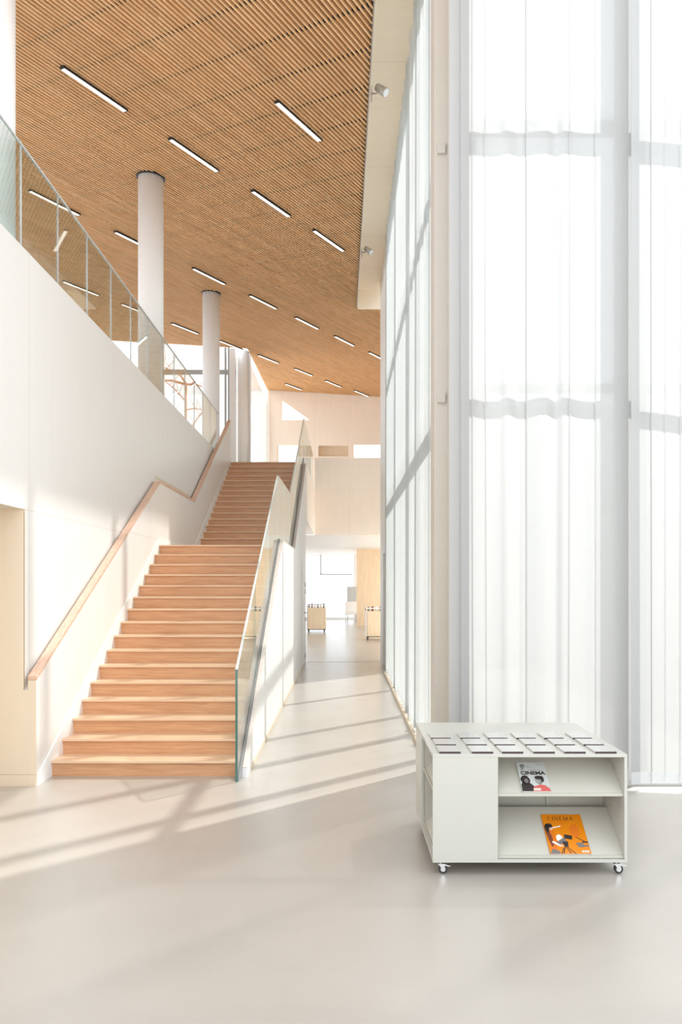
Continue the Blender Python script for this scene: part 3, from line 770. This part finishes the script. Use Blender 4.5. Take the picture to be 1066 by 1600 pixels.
# two face-out magazines
def serif_word(mb, mi, x, y, h, gap, z, word):
    """Roman capitals from strokes; u to the right, v up on the cover plane."""
    def q(a, b, c, d, w):  # stroke
        dx, dy = c - a, d - b; L = math.hypot(dx, dy); nx, ny = -dy / L * w / 2, dx / L * w / 2
        mb.add([(a + nx, b + ny, z), (c + nx, d + ny, z), (c - nx, d - ny, z), (a - nx, b - ny, z)], [(0, 1, 2, 3)], mi)
    T_, t_, s = h * 0.17, h * 0.07, h * 0.14
    for ch in word:
        if ch in 'C':
            r = h / 2; cx_, cy_ = x + r, y + r; pr = None
            for k in range(15):
                a = math.radians(45 + k * 270 / 14); w = t_ + (T_ - t_) * max(0, -math.cos(a)) ** 1
                p = (cx_ + r * 0.93 * math.cos(a), cy_ + r * 0.95 * math.sin(a))
                if pr: q(pr[0], pr[1], p[0], p[1], w)
                pr = p
            q(cx_ + r * .66, cy_ + r * .3, cx_ + r * .70, cy_ + r * .9, t_); x += h * 0.95
        elif ch == 'I':
            q(x + s, y, x + s, y + h, T_); q(x, y + t_ / 2, x + 2 * s, y + t_ / 2, t_); q(x, y + h - t_ / 2, x + 2 * s, y + h - t_ / 2, t_); x += 2 * s
        elif ch == 'N':
            q(x + s, y, x + s, y + h, t_); q(x + h * .82, y, x + h * .82, y + h, t_); q(x + s, y + h, x + h * .82, y, T_)
            for a in (s, h * .82): q(x + a - s, y + h - t_ / 2, x + a + s, y + h - t_ / 2, t_)
            q(x, y + t_ / 2, x + 2 * s, y + t_ / 2, t_); x += h * .82 + s
        elif ch in 'EÉ':
            q(x + s, y, x + s, y + h, T_)
            for v, l_ in ((t_ / 2, .62), (h / 2, .5), (h - t_ / 2, .6)): q(x, y + v, x + h * l_, y + v, t_)
            q(x + h * .62, y, x + h * .62, y + h * .22, t_); q(x + h * .6, y + h, x + h * .6, y + h * .8, t_)
            if ch == 'É': q(x + h * .3, y + h * 1.12, x + h * .52, y + h * 1.42, t_ * 1.6)
            x += h * .66
        elif ch == 'M':
            q(x + s, y, x + s, y + h, t_); q(x + h * 1.02, y, x + h * 1.02, y + h, T_); q(x + s, y + h, x + h * .6, y, T_); q(x + h * .6, y, x + h * 1.02, y + h, t_)
            for a in (s, h * 1.02): q(x + a - s, y + t_ / 2, x + a + s, y + t_ / 2, t_)
            x += h * 1.02 + s
        elif ch == 'A':
            q(x + s, y, x + h * .5, y + h, t_); q(x + h * .48, y + h, x + h * .88, y, T_); q(x + h * .28, y + h * .36, x + h * .72, y + h * .36, t_)
            for a in (s, h * .88): q(x + a - s, y + t_ / 2, x + a + s, y + t_ / 2, t_)
            x += h * .88 + s
        x += gap
    return x
def poly(mb, pts, z, mi):
    mb.add([(a, b, z) for a, b in pts], [list(range(len(pts)))], mi)
def disc(mb, cx_, cy_, rx, ry, z, mi, n=18, jag=0.0, seed=1):
    rnd = random.Random(seed)
    poly(mb, [(cx_ + rx * (1 + rnd.uniform(-jag, jag)) * math.cos(2 * PI * k / n), cy_ + ry * (1 + rnd.uniform(-jag, jag)) * math.sin(2 * PI * k / n)) for k in range(n)], z, mi)
def bar(mb, a, b, w, z, mi):
    dx, dy = b[0] - a[0], b[1] - a[1]; L = math.hypot(dx, dy); nx, ny = -dy / L * w / 2, dx / L * w / 2
    poly(mb, [(a[0] + nx, a[1] + ny), (b[0] + nx, b[1] + ny), (b[0] - nx, b[1] - ny), (a[0] - nx, a[1] - ny)], z, mi)
def text(body, size, loc, mat, parent, name='title', off=0.0, sx=1.0):
    cu = bpy.data.curves.new(name, 'FONT'); cu.body = body; cu.size = size; cu.offset = off; cu.materials.append(mat)
    tmp = bpy.data.objects.new(name, cu); C.objects.link(tmp)
    dg = bpy.context.evaluated_depsgraph_get()
    me = bpy.data.meshes.new_from_object(tmp.evaluated_get(dg)); bpy.data.objects.remove(tmp)
    o = bpy.data.objects.new(name, me); C.objects.link(o); o.parent = parent; o.location = loc; o.scale = (sx, 1, 1)
    if not me.materials: me.materials.append(mat)
    return o
TILT = math.atan(0.74)
def mag(name, label, cat, x, yf, zf, w, h, th, cover):
    o = MB().box(0, w, 0, h, 0.0006, th - 0.0008, 1).box(0, w, 0, h, th - 0.0008, th, 0).box(0, w, 0, h, 0, 0.0006, 0).box(-0.0005, 0.0006, 0, h, 0, th, 0).build(name, [cover, M['white_spine']])
    n = Vector((0, -math.sin(TILT), math.cos(TILT)))
    o.location = Vector((x, yf, zf)) + n * 0.001
    o.rotation_euler = (TILT, 0, 0)
    return tag(o, label, cat)
# orange magazine (u right, v up)
mw, mh, mt = 0.248, 0.285, 0.007
m1 = mag('magazine', 'orange cinema magazine standing face-out on the lower shelf', 'magazine', 1.252, Y0 + 0.028, 0.1185, mw, mh, mt, M['orange'])
mats = [M['ink'], M['ink_grey'], M['ink_white'], M['ink_brown'], M['ink_deep'], M['ink_skin'], M['orange'], M['ink_red']]
z = mt + 0.0003; dz = 0.00025
title = MB(); serif_word(title, 0, 0.034, 0.240, 0.026, 0.006, z, 'CINÉMA'); title.build('title', M['ink'], m1)
art = MB()
disc(art, 0.185, 0.165, 0.030, 0.05, z, 4, jag=0.15, seed=4)
# woman at the left edge with long hair, one arm raised
poly(art, [(0.010, 0.012), (0.045, 0.012), (0.058, 0.085), (0.052, 0.165), (0.030, 0.172), (0.012, 0.15)], z + dz, 4)
poly(art, [(0.006, 0.20), (0.018, 0.19), (0.036, 0.12), (0.034, 0.055), (0.020, 0.05), (0.010, 0.10), (0.004, 0.15)], z + 2 * dz, 3)
disc(art, 0.040, 0.186, 0.014, 0.020, z + 2 * dz, 5)
disc(art, 0.031, 0.200, 0.022, 0.017, z + 3 * dz, 0, jag=0.12, seed=2)
disc(art, 0.016, 0.181, 0.014, 0.030, z + 3 * dz, 0, jag=0.12, seed=3)
bar(art, (0.055, 0.185), (0.104, 0.197), 0.008, z + 2 * dz, 2)
bar(art, (0.03, 0.085), (0.075, 0.055), 0.013, z + 3 * dz, 2)
disc(art, 0.083, 0.055, 0.010, 0.007, z + 3 * dz, 5)
poly(art, [(0.0, 0.0), (0.066, 0.0), (0.055, 0.022), (0.02, 0.035)], z + 3 * dz, 1)
# film camera on a tripod
disc(art, 0.078, 0.110, 0.020, 0.026, z + 2 * dz, 2)
poly(art, [(0.052, 0.080), (0.110, 0.118), (0.118, 0.085), (0.070, 0.062)], z + 3 * dz, 1)
poly(art, [(0.112, 0.137), (0.160, 0.127), (0.154, 0.098), (0.110, 0.108)], z + 4 * dz, 0)
poly(art, [(0.088, 0.085), (0.125, 0.085), (0.120, 0.048), (0.098, 0.050)], z + 4 * dz, 0)
for a, b in (((0.104, 0.05), (0.128, 0.0)), ((0.112, 0.05), (0.155, 0.0)), ((0.1, 0.05), (0.082, 0.0)), ((0.09, 0.04), (0.07, 0.0))): bar(art, a, b, 0.005, z + 2 * dz, 0)
# clapper-like device at the right edge
bar(art, (0.180, 0.118), (0.238, 0.078), 0.005, z + 2 * dz, 0)
poly(art, [(0.170, 0.077), (0.216, 0.077), (0.216, 0.045), (0.182, 0.045)], z + 2 * dz, 1)
bar(art, (0.212, 0.081), (0.247, 0.081), 0.009, z + 3 * dz, 0); bar(art, (0.212, 0.055), (0.247, 0.055), 0.011, z + 3 * dz, 1)
art.build('cover_picture', mats, m1)
lb = MB(); lb.add([(0.196, 0.010, z), (0.238, 0.010, z), (0.238, 0.022, z), (0.196, 0.022, z)], [(0, 1, 2, 3)], 0)
for i in range(9): bar(lb, (0.204 + i * 0.003, 0.012), (0.204 + i * 0.003, 0.020), 0.0014, z + dz, 1)
lb.build('sticker', [M['ink_white'], M['ink_grey']], m1)
sub = MB()
for i, (a, b) in enumerate(((0.085, 0.160), (0.098, 0.142))): bar(sub, (a, 0.228 - i * 0.010), (b, 0.228 - i * 0.010), 0.0022, z, 0)
bar(sub, (0.125, 0.014), (0.165, 0.014), 0.002, z, 0)
sub.build('subtitle', M['ink_deep'], m1)

gw_, gh, gt = 0.173, 0.226, 0.012
m2 = mag('book', 'silver grey cinema book standing face-out on the upper shelf', 'book', 1.083, Y0 + 0.028, 0.4925, gw_, gh, gt, M['silver_cover'])
z = gt + 0.0003
text('CINEMA', 0.036, (0.012, 0.128, z), M['ink'], m2, off=0.0016, sx=1.14)
text('Il était une fois le', 0.0125, (0.062, 0.160, z), M['ink_grey'], m2, 'subtitle')
art = MB()
disc(art, 0.030, 0.195, 0.016, 0.020, z, 8, jag=0.2, seed=5); bar(art, (0.016, 0.205), (0.092, 0.180), 0.005, z, 8); poly(art, [(0.012, 0.135), (0.03, 0.135), (0.042, 0.2), (0.022, 0.2)], z, 8)
bar(art, (0.115, 0.209), (0.165, 0.209), 0.004, z, 8)
# dark-haired figure with loose hair at left, and a man in a red coat at right
disc(art, 0.032, 0.086, 0.028, 0.035, z + dz, 0, n=22, jag=0.08, seed=6)
poly(art, [(0.0, 0.0), (0.075, 0.0), (0.078, 0.038), (0.058, 0.062), (0.02, 0.075), (0.002, 0.055)], z + dz, 0)
disc(art, 0.037, 0.080, 0.013, 0.018, z + 2 * dz, 1)
poly(art, [(0.065, 0.0), (0.172, 0.0), (0.170, 0.022), (0.145, 0.045), (0.118, 0.052), (0.095, 0.042), (0.075, 0.036)], z + 2 * dz, 7)
disc(art, 0.115, 0.082, 0.022, 0.029, z + 3 * dz, 1); disc(art, 0.110, 0.079, 0.013, 0.020, z + 4 * dz, 8)
disc(art, 0.118, 0.104, 0.028, 0.014, z + 5 * dz, 0, jag=0.06); disc(art, 0.137, 0.090, 0.009, 0.021, z + 5 * dz, 0)
bar(art, (0.100, 0.086), (0.122, 0.086), 0.003, z + 5 * dz, 0); bar(art, (0.105, 0.069), (0.118, 0.069), 0.0025, z + 5 * dz, 0)
art.build('cover_picture', mats + [M['ink_light']], m2)
lb = MB(); lb.add([(0.070, 0.006, z + 6 * dz), (0.112, 0.006, z + 6 * dz), (0.112, 0.022, z + 6 * dz), (0.070, 0.022, z + 6 * dz)], [(0, 1, 2, 3)], 0)
for i in range(9): bar(lb, (0.076 + i * 0.0035, 0.009), (0.076 + i * 0.0035, 0.018), 0.0016, z + 7 * dz, 1)
lb.build('sticker', [M['ink_white'], M['ink_grey']], m2)

# ------------------------------------------------------------------ far room: book bins, screen, chair
def book_bin(x0, x1, y, z1, label):
    t = thing('book_bin', label, 'book bin', ((x0 + x1) / 2, y, 0), 'birch book bins in the far room')
    w = (x1 - x0) / 2; d = 0.7
    MB().box(-w + 0.04, w, 0, 0.02, 0.12, z1 - 0.10).box(-w + 0.04, w, d - 0.02, d, 0.12, z1 - 0.10).box(w - 0.02, w, 0.02, d - 0.02, 0.12, z1 - 0.10).box(-w + 0.04, w, 0.02, d - 0.02, 0.12, 0.14).build('body', M['binwood'], t)
    MB().box(-w, -w + 0.025, -0.005, d, 0.10, z1 - 0.02).build('side_panel', M['white'], t)
    MB().box(-w, w, -0.005, 0.012, z1 - 0.03, z1).box(-w, w, d - 0.012, d, z1 - 0.03, z1).box(w - 0.012, w, 0, d, z1 - 0.10, z1).box(-w, -w + 0.012, 0, d, z1 - 0.1, z1).build('tray', M['white'], t)
    MB().box(-w, w, 0.06, 0.3, 0.09, 0.118).build('plinth', M['frame_dark'], t)
    for px, py in ((-w + 0.06, 0.04), (w - 0.06, 0.04), (-w + 0.06, d - 0.05), (w - 0.06, d - 0.05)):
        MB().tube([(px - 0.012, py, 0.045), (px + 0.012, py, 0.045)], 0.045, 14).box(px - 0.02, px + 0.02, py - 0.02, py + 0.02, 0.06, 0.12).build('caster', M['rubber'], t)
    return t
book_bin(-1.36, -0.66, 28.35, 1.02, 'birch book bin at the end of the corridor beside the stair side wall')
book_bin(0.71, 1.45, 24.4, 1.02, 'birch book bin partly behind the corridor curtain')
bn = 0
for (cx0, cx1, yy, gl, cols) in ((-1.28, -0.74, 28.5, 'row of small books in the bin beside the stair wall', 6), (0.80, 1.30, 24.55, 'row of small books in the bin near the curtain', 5)):
    for i in range(cols):
        x = cx0 + (cx1 - cx0) * i / (cols - 1); mt_ = [M['frame_dark'], M['ink_brown'], M['white'], M['ink_grey'], M['ink_white'], M['frame_dark']][i]
        b = MB().box(x - 0.03, x + 0.03, yy, yy + 0.015, 0.1405, 1.05 + 0.012 * (i % 3)).build('book', mt_)
        tag(b, ['dark', 'brown', 'white', 'grey', 'cream', 'black'][i] + (' book upright in the bin beside the stair wall' if cx0 < 0 else ' book upright in the bin near the curtain'), 'book', gl)
scr = MB().box(0.16, 0.62, 36.9, 36.95, 0.9, 1.67).box(0.18, 0.22, 36.9, 36.95, 0, 0.9).box(0.56, 0.60, 36.9, 36.95, 0, 0.9).build('notice_screen', M['grey'])
tag(scr, 'light grey screen standing at the back beside the birch wall', 'screen')
ch = thing('lounge_chair', 'white lounge chair in front of the grey screen', 'chair', (0.36, 36.2, 0))
MB().box(-0.3, 0.3, -0.28, 0.28, 0.36, 0.46).build('seat', M['white'], ch, 0.03)
MB().prism([(0.2, 0.46), (0.28, 0.46), (0.36, 0.95), (0.29, 0.95)], 0, -0.28, 0.28).build('backrest', M['white'], ch, 0.02)
for sx in (-0.25, 0.25):
    for sy in (-0.22, 0.22): MB().tube([(sx, sy, 0), (sx, sy, 0.37)], 0.015).build('leg', M['steel'], ch)
